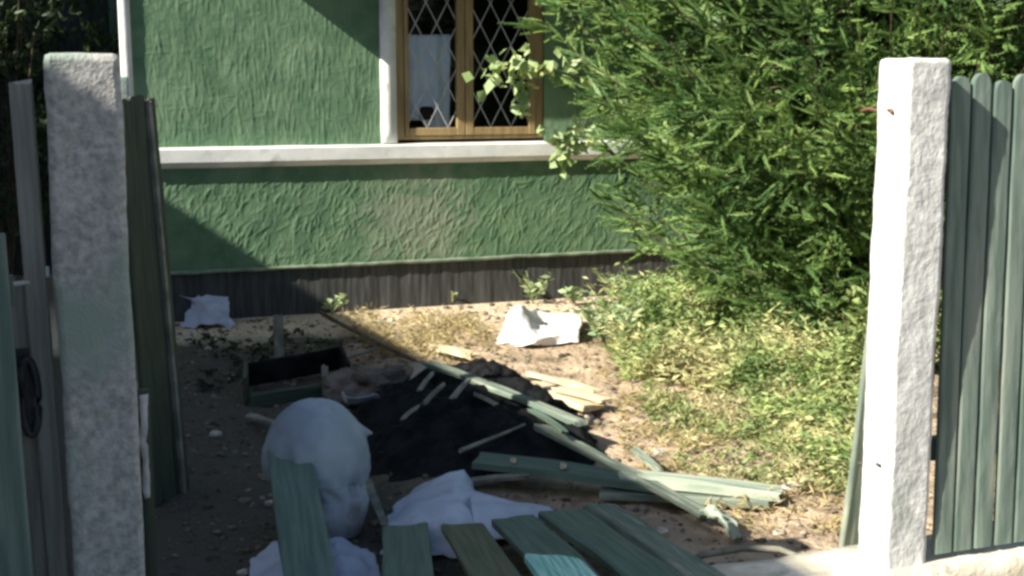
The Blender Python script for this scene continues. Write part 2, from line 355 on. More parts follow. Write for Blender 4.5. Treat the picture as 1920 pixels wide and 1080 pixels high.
# white ledge with sloped underside
def extr(name, prof, x0, x1, m, parent, nseg=60, amp=.0025):
    V = []; F = []; k = len(prof)
    for i in range(nseg + 1):
        x = x0 + (x1 - x0) * i / nseg
        for (y, z) in prof:
            q = noise.noise_vector(Vector((x * 4, y * 9, z * 9))); V.append((x, y + q.y * amp, z + q.z * amp))
        if i:
            for j in range(k): F.append((k * (i - 1) + j, k * i + j, k * i + (j + 1) % k, k * (i - 1) + (j + 1) % k))
    F.append(tuple(range(k))); F.append(tuple(range(k * nseg, k * nseg + k))[::-1])
    me = bpy.data.meshes.new(name); me.from_pydata(V, [], F); me.update()
    bm = bmesh.new(); bm.from_mesh(me); bmesh.ops.recalc_face_normals(bm, faces=bm.faces); bm.to_mesh(me); bm.free()
    return link(name, me, m, parent)
extr('ledge', [(HY + .03, 1.175), (HY - .085, 1.165), (HY - .09, 1.16), (HY - .09, 1.075), (HY - .05, 1.035), (HY + .03, 1.03)], .52, 5.4, M['white_trim'], house)
boxm('corner_board', (.445, HY - .025, 1.18), (.515, HY + .05, 3.2), M['white_trim'], house, seg=.2, amp=.002)
# canopy over the window, added unseen above the picture to cast the diagonal shade
boxm('shade_canopy', (1.22, HY - .385, 2.45), (4.2, HY + .02, 2.50), M['roof'], house)
# main roof
me = bpy.data.meshes.new('roof'); me.from_pydata([(.2, HY - .12, 3.35), (9.2, HY - .12, 3.35), (9.2, HY + 3, 5.2), (.2, HY + 3, 5.2), (.2, HY - .12, 3.28), (9.2, HY - .12, 3.28), (9.2, HY + 3, 5.1), (.2, HY + 3, 5.1)], [],
                 [(0, 1, 2, 3), (7, 6, 5, 4), (0, 4, 5, 1), (3, 2, 6, 7), (0, 3, 7, 4), (1, 5, 6, 2)]); link('roof', me, M['roof'], house)
# window: casing, sashes, lattice, glass, curtain, room
wx0, wx1, wz0, wz1 = 2.285, 3.39, 1.195, 2.62
win = boxm('window', (wx0, HY + .02, wz0 + .002), (wx0 + .055, HY + .09, wz1), M['brown'], house)
bmw = bmesh.new(); bmw.from_mesh(win.data)
def addbox(bm, lo, hi, bev=.004):
    r = bmesh.ops.create_cube(bm, size=1); lo = Vector(lo); hi = Vector(hi)
    for v in r['verts']: v.co = Vector((v.co.x * (hi - lo).x, v.co.y * (hi - lo).y, v.co.z * (hi - lo).z)) + (lo + hi) / 2
    if bev: bmesh.ops.bevel(bm, geom=list({e for v in r['verts'] for e in v.link_edges}), offset=bev, segments=1, affect='EDGES')
addbox(bmw, (wx1 - .065, HY + .02, wz0 + .002), (wx1, HY + .09, wz1)); addbox(bmw, (wx0 + .055, HY + .022, wz0 + .002), (wx1 - .065, HY + .088, wz0 + .03))
bmw.to_mesh(win.data); bmw.free()
casing = boxm('window_casing', (2.165, HY - .03, 1.178), (2.275, HY + .06, wz1 + .1), M['white_trim'], house, seg=.1, amp=.003)
sash_x = [(wx0 + .058, 2.785), (2.790, wx1 - .068)]
for k, (a, b_) in enumerate(sash_x):
    bm = bmesh.new(); y0 = HY + .005; y1 = HY + .05
    l = .03 if k == 0 else .06; r = .06 if k == 0 else .05
    addbox(bm, (a, y0, wz0 + .032), (a + l, y1, wz1)); addbox(bm, (b_ - r, y0, wz0 + .032), (b_, y1, wz1))
    addbox(bm, (a + l, y0 + .002, wz0 + .032), (b_ - r, y1 - .002, wz0 + .085)); addbox(bm, (a + l, y0 + .002, wz1 - .06), (b_ - r, y1 - .002, wz1))
    me = bpy.data.meshes.new('sash'); bm.to_mesh(me); bm.free(); sash = link('sash', me, M['brown'], None); sash.parent = win
    # lattice of crossed strips
    px0, px1, pz0, pz1 = a + l, b_ - r, wz0 + .085, wz1 - .06; sl_ = .29 / .155; bm = bmesh.new()
    for sgn in (1, -1):
        for i in range(-14, 20):
            xa = px0 - .02 + i * .155; pts = []
            # line x = xa + sgn*(z-pz0)/sl_
            zz = [];
            for z in np.linspace(pz0, pz1, 200):
                x = xa + sgn * (z - pz0) / sl_
                if px0 < x < px1: zz.append((x, z))
            if len(zz) < 3: continue
            A = Vector((zz[0][0], 0, zz[0][1])); B = Vector((zz[-1][0], 0, zz[-1][1])); d = (B - A).normalized(); nn = Vector((d.z, 0, -d.x)) * .0029
            yy = y0 + .016 + (.003 if sgn > 0 else 0)
            vs = [bm.verts.new((p.x, yy + dy, p.z)) for dy in (0, .003) for p in (A + nn, B + nn, B - nn, A - nn)]
            for f in ((0, 1, 2, 3), (7, 6, 5, 4), (0, 4, 5, 1), (1, 5, 6, 2), (2, 6, 7, 3), (3, 7, 4, 0)): bm.faces.new([vs[j] for j in f])
    bmesh.ops.recalc_face_normals(bm, faces=bm.faces)
    me = bpy.data.meshes.new('lattice'); bm.to_mesh(me); bm.free(); o = link('lattice', me, M['lattice']); o.parent = win
    me = bpy.data.meshes.new('pane'); yy = y0 + .026
    me.from_pydata([(px0, yy, pz0), (px1, yy, pz0), (px1, yy, pz1), (px0, yy, pz1)], [], [(0, 1, 2, 3)]); o = link('pane', me, M['glass']); o.parent = win
# room box behind the window
me = bpy.data.meshes.new('room'); x0, x1, y0, y1, z0, z1 = 1.8, 3.9, HY + .10, HY + 2, .8, 2.8
me.from_pydata([(x0, y0, z0), (x1, y0, z0), (x1, y1, z0), (x0, y1, z0), (x0, y0, z1), (x1, y0, z1), (x1, y1, z1), (x0, y1, z1)], [],
               [(0, 1, 2, 3), (4, 7, 6, 5), (0, 3, 7, 4), (1, 5, 6, 2), (3, 2, 6, 7)]); link('room', me, M['room'], house)
# curtain
rows = []
for i, z in enumerate(np.linspace(1.28, 1.93, 6)):
    rows.append([Vector((2.335 + .052 * j, HY + .085 + .018 * math.sin(j * 2.1 + i * .3), z + (.07 if (i == 0 and j < 4) else 0) - (.01 * j if i == 0 else 0))) for j in range(8)])
patch('curtain', rows, M['curtain'], house, sub=5, wr=.006)

tag(boxm('stake', (2.445, 3.10, .15), (2.475, 3.13, 1.50), M['rustwood'], seg=.05, amp=.003), 'dark reddish brown stake between the whitewashed post and first picket', 'stake')
q = ony(798, 212, HY + .10); bw = boxm('bowl', q + Vector((-.09, -.03, -.05)), q + Vector((.09, .05, .05)), M['room'], bevel=.03); tag(bw, 'dark rounded thing standing inside the left sash below the curtain', 'bowl')
# ------------------------------------------------------------ neighbour building whose eave casts the big diagonal shade (out of frame, left)
nb = empty('neighbour_building', (-5, 2, 0), 'plastered building with straight eave left of the yard', 'building')
Zt = 4.4
def x0g(Y): return 2.235 - .078 * (Y - 3.6)
def xe(Y): return x0g(Y) - Zt / .72
Ya, Yb = -6, 16
me = bpy.data.meshes.new('wall')
me.from_pydata([(xe(Ya) - .3, Ya, 0), (xe(Yb) - .3, Yb, 0), (xe(Yb) - .3, Yb, Zt - .05), (xe(Ya) - .3, Ya, Zt - .05), (xe(Ya) - 6, Ya, 0), (xe(Yb) - 6, Yb, 0), (xe(Yb) - 6, Yb, Zt - .05), (xe(Ya) - 6, Ya, Zt - .05)], [],
               [(0, 1, 2, 3), (0, 3, 7, 4), (1, 5, 6, 2), (4, 7, 6, 5)]); link('wall', me, M['plaster'], nb)
me = bpy.data.meshes.new('roof')
me.from_pydata([(xe(Ya), Ya, Zt), (xe(Yb), Yb, Zt), (xe(Yb) - 6.4, Yb, Zt + .3), (xe(Ya) - 6.4, Ya, Zt + .3), (xe(Ya), Ya, Zt - .05), (xe(Yb), Yb, Zt - .05), (xe(Yb) - 6.4, Yb, Zt + .25), (xe(Ya) - 6.4, Ya, Zt + .25)], [],
               [(0, 1, 2, 3), (7, 6, 5, 4), (0, 4, 5, 1), (3, 2, 6, 7), (0, 3, 7, 4), (1, 5, 6, 2)]); link('roof', me, M['roof'], nb)

boxm('shade_block', (xe(9) - 6, 8.3, 0), (xe(9) - .05, 16, 9), M['plaster'], nb)  # unseen block added to keep the sun off the far left corner
# dark shed beyond the house corner
shed = empty('shed', (-.3, 11.3, 0), 'dark boarded shed beyond the white corner of the green house', 'shed')
for i in range(34):
    x = -3.4 + i * .15; boxm('wall_board', (x, 11.3 + .008 * (i % 2), 0), (x + .146, 11.33 + .008 * (i % 2), 3.4), M['shed'], shed) if i % 1 == 0 else None
boxm('back_wall', (-3.4, 11.36, 0), (1.7, 11.4, 3.4), M['shed'], shed)
boxm('roof', (-3.6, 11.1, 3.4), (1.8, 14, 3.5), M['roof'], shed)

# ------------------------------------------------------------ concrete posts
def post(name, x0, x1, y0, y1, zt, m, seed, label):
    o = boxm(name, (x0, y0, -.3), (x1, y1, zt), m, seg=.016, amp=.0028, bevel=.016, nscale=16, off=(seed, 0, 0))
    for v in o.data.vertices:
        q = v.co * 3 + Vector((seed * 3, 0, 0)); v.co.x += noise.noise(q) * .006; v.co.y += noise.noise(q + Vector((9, 0, 0))) * .006
    return tag(o, label, 'post', 'concrete gate posts')
lp = post('fence_post', -.010, .155, 3.04, 3.19, 1.664, M['concrete'], 2, 'rough bare grey concrete post, left of the two gate posts')
rp = post('fence_post', 2.285, 2.435, 3.04, 3.185, 1.668, M['whitewash'], 5, 'whitewashed concrete post beside the green picket fence')
# low concrete base of the fence
pl = boxm('concrete_footing', (1.75, 3.0, -.3), (6.5, 3.25, .15), M['plinth'], seg=.05, amp=.007, nscale=9); tag(pl, 'cream concrete footing strip under the picket fence and post', 'fence base')

# ------------------------------------------------------------ picket fence right
pf = empty('picket_fence', (2.8, 3.1, .15), 'green picket fence with rounded tops right of the whitewashed post', 'fence')
def fy(z): return 3.046 + .072 * max(0, (z - .15)) / 1.45
def onfence(px, z):
    d = ray(px, 540)
    # find pixel y so that point has height z on tilted plane: iterate
    y = fy(z); lo_, hi_ = -200, 1300
    for _ in range(40):
        mid = (lo_ + hi_) / 2; p = ony(px, mid, y)
        if p.z > z: lo_ = mid
        else: hi_ = mid
    return p
def picket(xb, xt, w, zt, seed):
    rr = random.Random(seed); V = []; F = []; N = 26; zb = .17; t = .02
    outline = []
    zs = [zb + (zt - .035 - zb) * i / N for i in range(N + 1)]
    rows = [(z, w / 2) for z in zs] + [(zt - .035 + .035 * math.sin(a), w / 2 * math.cos(a) * .98 + .001) for a in (.35, .7, 1.05, 1.35)]
    prof = [(-1, 1), (-1, -.35), (-.82, -.6), (0, -.66), (.82, -.6), (1, -.35), (1, 1)]
    k = len(prof)
    for i, (z, hw) in enumerate(rows):
        u = (z - zb) / (zt - zb); cx = xb + (xt - xb) * u + noise.noise(Vector((z * 2, seed, 0))) * .003; cy = fy(z) + .012
        for (a, b_) in prof: V.append((cx + a * hw, cy + b_ * t / 2 + noise.noise(Vector((z * 9, a * 3, seed))) * .0015, z))
        if i:
            for j in range(k): F.append((k * (i - 1) + j, k * (i - 1) + (j + 1) % k, k * i + (j + 1) % k, k * i + j))
    F.append(tuple(range(k))[::-1]); F.append(tuple(range(k * (len(rows) - 1), k * len(rows))))
    me = bpy.data.meshes.new('picket'); me.from_pydata(V, [], F); me.update()
    bm = bmesh.new(); bm.from_mesh(me); bmesh.ops.recalc_face_normals(bm, faces=bm.faces); bm.to_mesh(me); bm.free()
    return link('picket', me, M['picket'], pf)
for i in range(22):
    pt = 1808 + 39.2 * i + (0.6 * i * i if i < 3 else 0) * 0; pb = 1772 + 37.5 * i
    T = onfence(min(pt, 1920), 1.6); B = onfence(min(pb, 1920), .2)
    if pt > 1920: T = onfence(1920, 1.6) + Vector((.0745 * (pt - 1920) / 39.2, 0, 0)); B = onfence(1920, .2) + Vector((.0745 * (pb - 1920) / 37, 0, 0))
    picket(B.x, T.x, .0655, 1.618 + .012 * math.sin(i * 2.3), 40 + i)
boxm('rail', (2.44, 3.20, 1.28), (4.2, 3.235, 1.35), M['board_mossy'], pf); boxm('rail', (2.44, 3.11, .45), (4.2, 3.145, .52), M['board_mossy'], pf)

# ------------------------------------------------------------ left gate leaf (wicket) & green panel
wg = empty('wicket_gate', (-.12, 3.15, 0), 'narrow grey wooden wicket gate with a loop handle left of the bare post', 'gate')
A = ony(88, 1080, 3.14); 
plank('stile', (-.035, 3.16, .0), (-.062, 3.16, 1.60), .050, .035, M['gate_grey'], wg, side=(0, -1, 0), bow=.002)
plank('panel', (-.115, 3.175, .0), (-.115, 3.175, 1.13), .110, .02, M['gate_grey'], wg, side=(0, -1, 0), bow=.002)
pts = []
for i in range(21):
    a = 2 * PI * i / 20; pts.append(Vector((-.083 + .019 * math.cos(a), 3.130, .865 + .092 * math.sin(a))))
hd = tube('handle', pts, .009, M['dark_metal'], wg, n=8)
boxm('handle_plate', (-.108, 3.148, .79), (-.066, 3.154, .98), M['dark_metal'], wg, bevel=.002)
for k, (zx, zz) in enumerate([(-.075, 1.135), (-.028, 1.16)]):
    tube('latch_pin' if k == 0 else 'latch_bolt', [(zx - .028, 3.145, zz), (zx + .008, 3.145, zz + .003)] if k == 0 else [(zx, 3.15, zz - .012), (zx, 3.15, zz + .012)], .006, M['white_trim'], wg)
gp = empty('green_panel', (-.25, 3.0, 0), 'dark green board panel at the far left behind nothing but the gate', 'fence panel')
gp['label'] = 'dark green fence panel at the far left edge beside the wicket gate'
for i in range(4):
    x = -.135 - i * .10; plank('board', (x - .0, 3.02, .0), (x - .022, 3.02, 1.26), .094, .022, M['picket'], gp, side=(0, -1, 0), bow=.002, seed=i)
boxm('rail', (-.55, 3.035, 1.10), (-.10, 3.06, 1.17), M['board_green'], gp)

# ------------------------------------------------------------ dark opened gate leaf behind left post
gl = empty('gate_leaf', (.33, 4.5, 0), 'dark olive board gate leaf standing open behind the bare post', 'gate')
base0 = onz(280, 950, 0); base1 = onz(353, 920, 0); top0 = ony(220, 186, base0.y); top1 = ony(287, 190, base1.y)
nrm = (base1 - base0).cross(Vector((0, 0, 1))).normalized()
for i in range(3):
    u = (i + .5) / 3; a = base0.lerp(base1, u); b_ = top0.lerp(top1, u); wdt = (base1 - base0).length / 3 * .96
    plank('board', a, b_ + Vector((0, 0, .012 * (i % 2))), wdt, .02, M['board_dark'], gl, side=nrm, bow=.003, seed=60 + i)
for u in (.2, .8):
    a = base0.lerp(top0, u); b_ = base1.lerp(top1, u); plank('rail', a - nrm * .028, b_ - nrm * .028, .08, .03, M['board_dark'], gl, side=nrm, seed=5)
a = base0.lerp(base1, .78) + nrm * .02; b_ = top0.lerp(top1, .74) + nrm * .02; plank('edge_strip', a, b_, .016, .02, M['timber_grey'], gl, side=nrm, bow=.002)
o = boxm('stub_post', (ony(214, 143, 5.3).x, 5.3, 0), (ony(240, 143, 5.3).x, 5.37, ony(228, 143, 5.3).z), M['concrete'], seg=.05, amp=.003, bevel=.008); tag(o, 'thin grey post with a lit top showing above the open gate leaf', 'post')
pA = ony(256, 735, 3.6); pB = ony(288, 930, 3.6)
st = empty('broken_stake', (pA.x, 3.6, 0), 'dark stake with chipped whitewash between the bare post and open gate leaf', 'stake')
boxm('stake', (pA.x - .01, 3.60, .0), (pB.x + .002, 3.64, pA.z), M['board_dark'], st, seg=.05, amp=.003)
boxm('whitewash_chip', (pA.x + .004, 3.59, pB.z), (pB.x - .008, 3.599, pA.z - .01), M['whitewash'], st, seg=.015, amp=.009, nscale=18)

# ------------------------------------------------------------ leaning green stick by right post, wires
a = onz(1590, 1055, .0); b_ = ony(1650, 590, 3.45)
o = plank('leaning_board', (a.x, a.y, .02), (b_.x, b_.y, b_.z), .075, .02, M['board_mossy'], side=(0, -1, 0), bow=.004); tag(o, 'thin mossy green lath leaning against the inner side of the whitewashed post', 'lath')
p = [ony(1595, 874, 3.5), ony(1612, 868, 3.44), ony(1626, 874, 3.3), ony(1636, 869, 3.2), ony(1646, 870, 3.08)]
tag(tube('wire', p, .005, M['wire']), 'dark twisted wire round the whitewashed post low down', 'wire')
p = [ony(1612, 210, 3.25), ony(1628, 204, 3.24), ony(1645, 208, 3.21), ony(1658, 205, 3.18), ony(1671, 207, 3.11), ony(1673, 212, 3.10)]
tag(tube('wire', p, .006, M['rust']), 'rusty wire end sticking out near the top of the whitewashed post', 'wire')

# ------------------------------------------------------------ sack
def sack(base, w, d, h):
    o = empty('sack', base, 'full rounded blue grey sack standing in the shade of the yard', 'sack')
    N, K = 72, 64; V = []
    for part in (0, 1):
        V = []
        for i in range(N + 1):
            u = i / N
            if part == 0: t = .42 + .58 * u
            else: t = .455 * u
            # t: 0 bottom .. 1 top ; body radius profile
            if t < .5: r = .74 + .32 * math.sin(t / .5 * PI / 2) ** .9 - .0 * t
            else: r = 1.06 * math.sqrt(max(0, 1 - ((t - .5) / .5) ** 2.3))
            if t < .06: r *= .8 + .2 * (t / .06)
            z = h * t
            for j in range(K):
                a = 2 * PI * j / K; rx = w / 2 * r; ry = d / 2 * r
                low = max(0, min(1, (.47 - t) / .12)); rx *= 1 - .20 * low; ry *= 1 - .15 * low
                x = rx * math.cos(a) + .035 * low; y = ry * math.sin(a)
                q = Vector((math.cos(a) * 2.2, math.sin(a) * 2.2, z * 7))
                cr = noise.noise(q) * .010 + noise.noise(q * 2.5) * .004
                for a0, dp, wd_, tc_ in ((-2.0, .016, .10, .54), (-1.35, .010, .07, .56), (-2.5, .014, .12, .66), (-.95, .012, .10, .5)):
                    if part == 0: cr -= dp * math.exp(-(((a if a < PI else a - 2 * PI) - a0 - (t - .5) * .9) / wd_) ** 2) * math.exp(-((t - tc_) / .13) ** 2)
                # gathers near the seam
                g_ = math.exp(-((t - .44) / .08) ** 2); cr += g_ * (math.sin(a * 17 + noise.noise(q) * 4) * .004 - .010)
                if part == 1:
                    cr += noise.noise(Vector((math.cos(a) * 1.5, math.sin(a) * 1.5, z * 2.5))) * .008 + math.sin(a * 7 + z * 9 + noise.noise(q) * 3) * .005 + math.sin(a * 15 - z * 14 + noise.noise(q * .7) * 5) * .003 + noise.noise(q * 4) * .004
                else: cr += .004 + abs(noise.noise(Vector((a * 2.6, t * 1.6, 4)))) * -.040 * max(0, 1 - abs(t - .58) / .32) + noise.noise(Vector((a * 5.2, t * 3, 9))) * .010 * max(0, 1 - abs(t - .55) / .3)
                # pulled ear on the right shoulder
                if part == 0:
                    ear = math.exp(-((a if a < PI else a - 2 * PI) / .16) ** 2 - ((t - .76) / .035) ** 2); x += ear * .035; z2 = z - ear * .018
                else: z2 = z
                sh = .04 * (t - .5)
                V.append((base[0] + x + math.cos(a) * cr - sh * .4, base[1] + y + math.sin(a) * cr, base[2] + z2))
        F = []
        for i in range(N):
            for j in range(K): F.append((i * K + j, i * K + (j + 1) % K, (i + 1) * K + (j + 1) % K, (i + 1) * K + j))
        from_np('upper_body' if part == 0 else 'dirty_lower_body', V, F, M['sack'] if part == 0 else M['sack_dirty'], o, smooth=True)
    return o
sb = onz(606, 1010, 0)
sack((sb.x, sb.y + .08, -.03), .36, .34, .52)

# ------------------------------------------------------------ boards
a = onz(600, 1210, .12); b_ = ony(542, 845, 4.52 - .19)
o = plank('board', a, b_, .148, .022, M['board_green'], ends=.012, roll=.05, seed=3); tag(o, 'long dark green board leaning up against the sack', 'board')
specs = [((766, 1230, .20), (762, 988, .10), .150, 'board_green', 'dark green board with square end, leftmost of the fanned boards'),
         ((1010, 1230, .20), (868, 988, .10), .150, 'board_olive', 'brownish olive board, second from left among the fanned boards'),
         ((1190, 1200, .21), (962, 976, .11), .150, 'board_green', 'green board in the middle of the fan, partly under a turquoise piece'),
         ((1390, 1210, .22), (1052, 963, .12), .165, 'board_green', 'widest green board of the fan, just right of its middle'),
         ((1480, 1200, .19), (1125, 950, .09), .12, 'board_mossy', 'mossy grey green board, rightmost of the fanned boards')]
for i, (A, B, wd, mm, lb) in enumerate(specs):
    o = plank('board', onz(*A), onz(*B), wd, .024, M[mm], seed=20 + i, ends=.010, bow=.009, roll=(-.06, .05, -.03, .04, .1)[i]); tag(o, lb, 'board', 'boards fanned out at the bottom of the yard')
o = plank('board', onz(1140, 1190, .26), onz(1035, 1048, .235), .17, .016, M['turq'], seed=9, ends=.02, roll=.12); tag(o, 'short bright turquoise board lying on the fanned green boards', 'board')
# long battens across the heap
def lay(name, A, B, w, t, mm, label, cat, **k):
    o = plank(name, onz(*A), onz(*B), w, t, M[mm], **k); tag(o, label, cat); return o
lay('batten', (800, 680, .20), (1085, 792, .12), .055, .022, 'board_mossy', 'long mossy batten lying over the black heap from back left', 'batten', seed=2, ends=.03, bow=.01)
lay('batten', (1012, 800, .12), (1325, 965, .05), .055, .022, 'board_mossy', 'mossy batten with a chipped end running down right from the black heap', 'batten', seed=4, ends=.02)
lay('plank', (895, 862, .08), (1240, 908, .06), .15, .03, 'board_green', 'dark teal green plank lying below the black heap with two pale nicks', 'plank', seed=5)
lay('plank', (1165, 893, .075), (1462, 925, .05), .11, .035, 'board_pale', 'pale green plank end lying in the sun', 'plank', seed=6)  # separate plank in a paler green than the teal one
lay('plank', (1130, 925, .02), (1445, 944, .02), .07, .03, 'board_mossy', 'thin mossy plank lying in front of the pale plank end', 'plank', seed=7)
lay('plank', (1000, 722, .05), (1120, 765, .04), .14, .03, 'timber', 'short bare beige timber slab in the sun right of the black heap', 'plank', seed=8, ends=.03)
lay('plank', (1045, 728, .085), (1135, 752, .07), .07, .02, 'timber', 'narrow split beige timber on top of the short slab', 'plank', seed=18, ends=.03)
lay('plank', (810, 650, .05), (890, 668, .05), .07, .03, 'timber', 'small bare beige wood offcut behind the black heap', 'plank', seed=12, ends=.03)
lay('plank', (990, 700, .03), (1120, 735, .03), .05, .02, 'timber', 'thin beige lath on the sunlit soil behind the timber slab', 'lath', seed=13, ends=.03)
# pale nicks on teal plank are chips of bare wood
for (x, y) in ((962, 864), (1056, 874)):
    q = onz(x, y, .10); o = plank('wood_chip', q + Vector((-.012, -.03, 0)), q + Vector((.012, .03, 0)), .022, .006, M['timber'], seed=x)
    tag(o, 'pale wood chip on the teal green plank, ' + ('left one' if x < 1000 else 'right one'), 'wood chip', 'pale chips on the teal plank')
a = onz(525, 698, 0); o = boxm('stake', (a.x - .026, a.y, -.05), (a.x + .026, a.y + .03, ony(525, 592, a.y).z), M['timber_grey'], seg=.04, amp=.003); tag(o, 'upright grey green wooden stake behind the sack', 'stake')
tag(stick('stick', onz(545, 697, .05), onz(705, 655, .06), .018, M['timber_grey'], seed=4), 'grey stick lying slanted behind the sack', 'stick')
tag(stick('stick', onz(600, 585, .10), onz(800, 690, .05), .014, M['bark'], seed=5), 'thin dark branch from the wall weeds towards the black heap', 'stick')
tag(stick('stick', onz(860, 842, .12), onz(985, 795, .14), .010, M['timber_grey'], seed=6), 'thin bent twig across the lower black heap', 'stick')
for k, (x0_, y0_, x1_, y1_, lb) in enumerate([(785, 732, 810, 700, 'short grey sliver upper left on the black heap'), (755, 785, 785, 762, 'small grey sliver low left on the black heap'), (795, 757, 832, 722, 'long pale sliver near the middle of the black heap'), (850, 745, 880, 712, 'thin greenish sliver under the batten on the black heap')]):
    o = plank('wood_sliver', onz(x0_, y0_, .2), onz(x1_, y1_, .25), .02, .012, M['timber_grey'], seed=k, ends=.02, taper=.4); tag(o, lb, 'wood sliver')

# dark box-like hollow frame behind the sack
cr = empty('crate', onz(560, 720, 0), 'dark low wooden crate tipped behind the sack', 'crate')
q0 = onz(468, 768, 0); q1 = onz(655, 735, 0); up = Vector((0, 0, .14)); bk = Vector((.05, .45, 0))
plank('side', q0 + up * .3, q1 + up * .22, .07, .02, M['board_dark'], cr, side=(0, -1, 0)); plank('side', q0 + up * .5 + bk, q1 + up * .62 + bk, .13, .02, M['black'], cr, side=(0, -1, 0), roll=.12)
plank('end', q0 + up * .5 + Vector((-.02, 0, .02)), q0 + up * .5 + bk, .15, .02, M['board_dark'], cr, side=(1, 0, 0)); plank('end', q1 + up * .5, q1 + up * .5 + bk, .17, .02, M['black'], cr, side=(1, 0, 0))
plank('corner_post', q0.lerp(q1, .74) + Vector((0, -.02, 0)), q0.lerp(q1, .74) + Vector((0, -.02, .17)), .03, .02, M['timber_grey'], cr, side=(0, -1, 0))

# ------------------------------------------------------------ black heap
def heap():
    pl_ = [(640, 765), (690, 722), (760, 705), (800, 688), (860, 676), (930, 680), (985, 696), (1010, 722), (1065, 750), (1100, 795), (1130, 822), (1060, 850), (960, 855), (860, 868), (760, 866), (690, 848)]
    P = np.array([tuple(onz(x, y, .06))[:2] for x, y in pl_])
    xs = np.linspace(P[:, 0].min() - .2, P[:, 0].max() + .2, 150); ys = np.linspace(P[:, 1].min() - .2, P[:, 1].max() + .2, 190); X, Y = np.meshgrid(xs, ys, indexing='ij')
    ins = np.zeros(X.shape, bool); D = np.full(X.shape, 9.)
    for k in range(len(P)):
        a = P[k]; b_ = P[(k + 1) % len(P)]; ab = b_ - a
        t = np.clip(((X - a[0]) * ab[0] + (Y - a[1]) * ab[1]) / (ab @ ab), 0, 1)
        D = np.minimum(D, np.hypot(X - a[0] - t * ab[0], Y - a[1] - t * ab[1]))
        c_ = (a[1] > Y) != (b_[1] > Y); xi = a[0] + (Y - a[1]) / (b_[1] - a[1] + 1e-9) * ab[0]; ins ^= c_ & (X < xi)
    sd = np.where(ins, D, -D) + fbm(X * 9 + 50, Y * 9, 3) * .07
    Hh = .13 * (1 - np.exp(-np.clip(sd, 0, 9) / .14)) + (fbm(X * 5, Y * 5, 4) * .07 + np.abs(fbm(X * 12 + 4, Y * 12, 3)) * .05) * np.clip(sd * 6, 0, 1)
    V = np.stack([X, Y, gz(X, Y) + Hh + .014 - np.clip(-sd, 0, 1) * .3], -1).reshape(-1, 3)
    F = grid_faces(150, 190); ef = sd.ravel()[F].mean(1); F = F[ef > -.02]
    o = from_np('black_sheet', V, F, M['black'], smooth=False); tag(o, 'crumpled black sheeting heaped in the middle of the yard', 'sheeting')
heap()
# earth lump with a torn white rim at the left rim of the heap
def lump(name, c, r, m, label, cat, amp=.3, group=None, sub=3):
    bm = bmesh.new(); bmesh.ops.create_icosphere(bm, subdivisions=sub, radius=1)
    for v in bm.verts:
        k = 1 + noise.noise(v.co * 1.8 + Vector(c)) * amp + noise.noise(v.co * 5 + Vector(c)) * amp * .4
        v.co = Vector((v.co.x * r[0] * k, v.co.y * r[1] * k, v.co.z * r[2] * k)) + Vector(c)
    me = bpy.data.meshes.new(name); bm.to_mesh(me); bm.free(); o = link(name, me, m, None, smooth=sub > 2); return tag(o, label, cat, group)
c = onz(700, 728, .05); lump('earth_clod', (c.x, c.y + .05, .04), (.21, .16, .10), M['clod'], 'grey brown clod of earth on the left rim of the black heap', 'clod', amp=.75, sub=4)
c1 = [[onz(642, 735, .14), onz(655, 750, .13), onz(700, 738, .15)], [onz(640, 745, .10), onz(655, 760, .08), onz(712, 748, .12)]]
tag(patch('plastic_scrap', c1, M['cloth'], wr=.010, wscale=20, sub=8), 'curled white plastic scrap left on the rim of the black heap', 'scrap')
c1 = [[onz(750, 672, .20), onz(785, 680, .2), onz(800, 690, .2)], [onz(752, 680, .17), onz(775, 690, .17), onz(768, 712, .17)]]
tag(patch('plastic_scrap', c1, M['plaster'], wr=.006, sub=6), 'folded pale scrap at the top of the earth clod', 'scrap')

# ------------------------------------------------------------ sheets
rows = [[onz(770, 925, .02), onz(810, 905, .04), onz(862, 898, .05), onz(890, 915, .03)],
        [ony(765, 928, 4.62), ony(800, 905, 4.60), ony(862, 886, 4.58), ony(882, 900, 4.58)],
        [ony(742, 950, 4.52), ony(790, 925, 4.46), ony(858, 900, 4.44), ony(890, 925, 4.46)],
        [onz(722, 985, .04), onz(780, 970, .08), onz(850, 965, .12), onz(905, 965, .08)],
        [onz(712, 1040, .03), onz(775, 1045, .03), onz(850, 1045, .03), onz(915, 1045, .03)]]
tag(patch('sheet', rows, M['cloth'], wr=.012, wscale=11), 'white sheet draped in a peak behind the fanned boards', 'sheet')
rows = [[onz(880, 922, .08), onz(930, 934, .08), onz(985, 944, .06), onz(1030, 950, .03)],
        [onz(885, 950, .12), onz(930, 952, .10), onz(985, 954, .08), onz(1036, 960, .04)],
        [onz(895, 1010, .04), onz(935, 1010, .04), onz(985, 1000, .04), onz(1020, 985, .03)]]
tag(patch('sheet', rows, M['cloth'], wr=.008, wscale=8, seed=3), 'flat white sheet tail tapering right from the draped peak', 'sheet')
rows = [[onz(545, 1000, .05), onz(590, 1008, .06), onz(640, 1015, .06), onz(690, 1030, .05)],
        [onz(510, 1025, .06), onz(570, 1035, .08), onz(640, 1040, .09), onz(705, 1055, .05)],
        [onz(470, 1065, .03), onz(550, 1070, .06), onz(650, 1080, .07), onz(715, 1095, .03)],
        [onz(455, 1120, .02), onz(550, 1130, .05), onz(650, 1140, .05), onz(720, 1150, .02)]]
tag(patch('sheet', rows, M['cloth'], wr=.016, wscale=13, seed=6), 'crumpled white sheet on the ground at the foot of the sack', 'sheet')
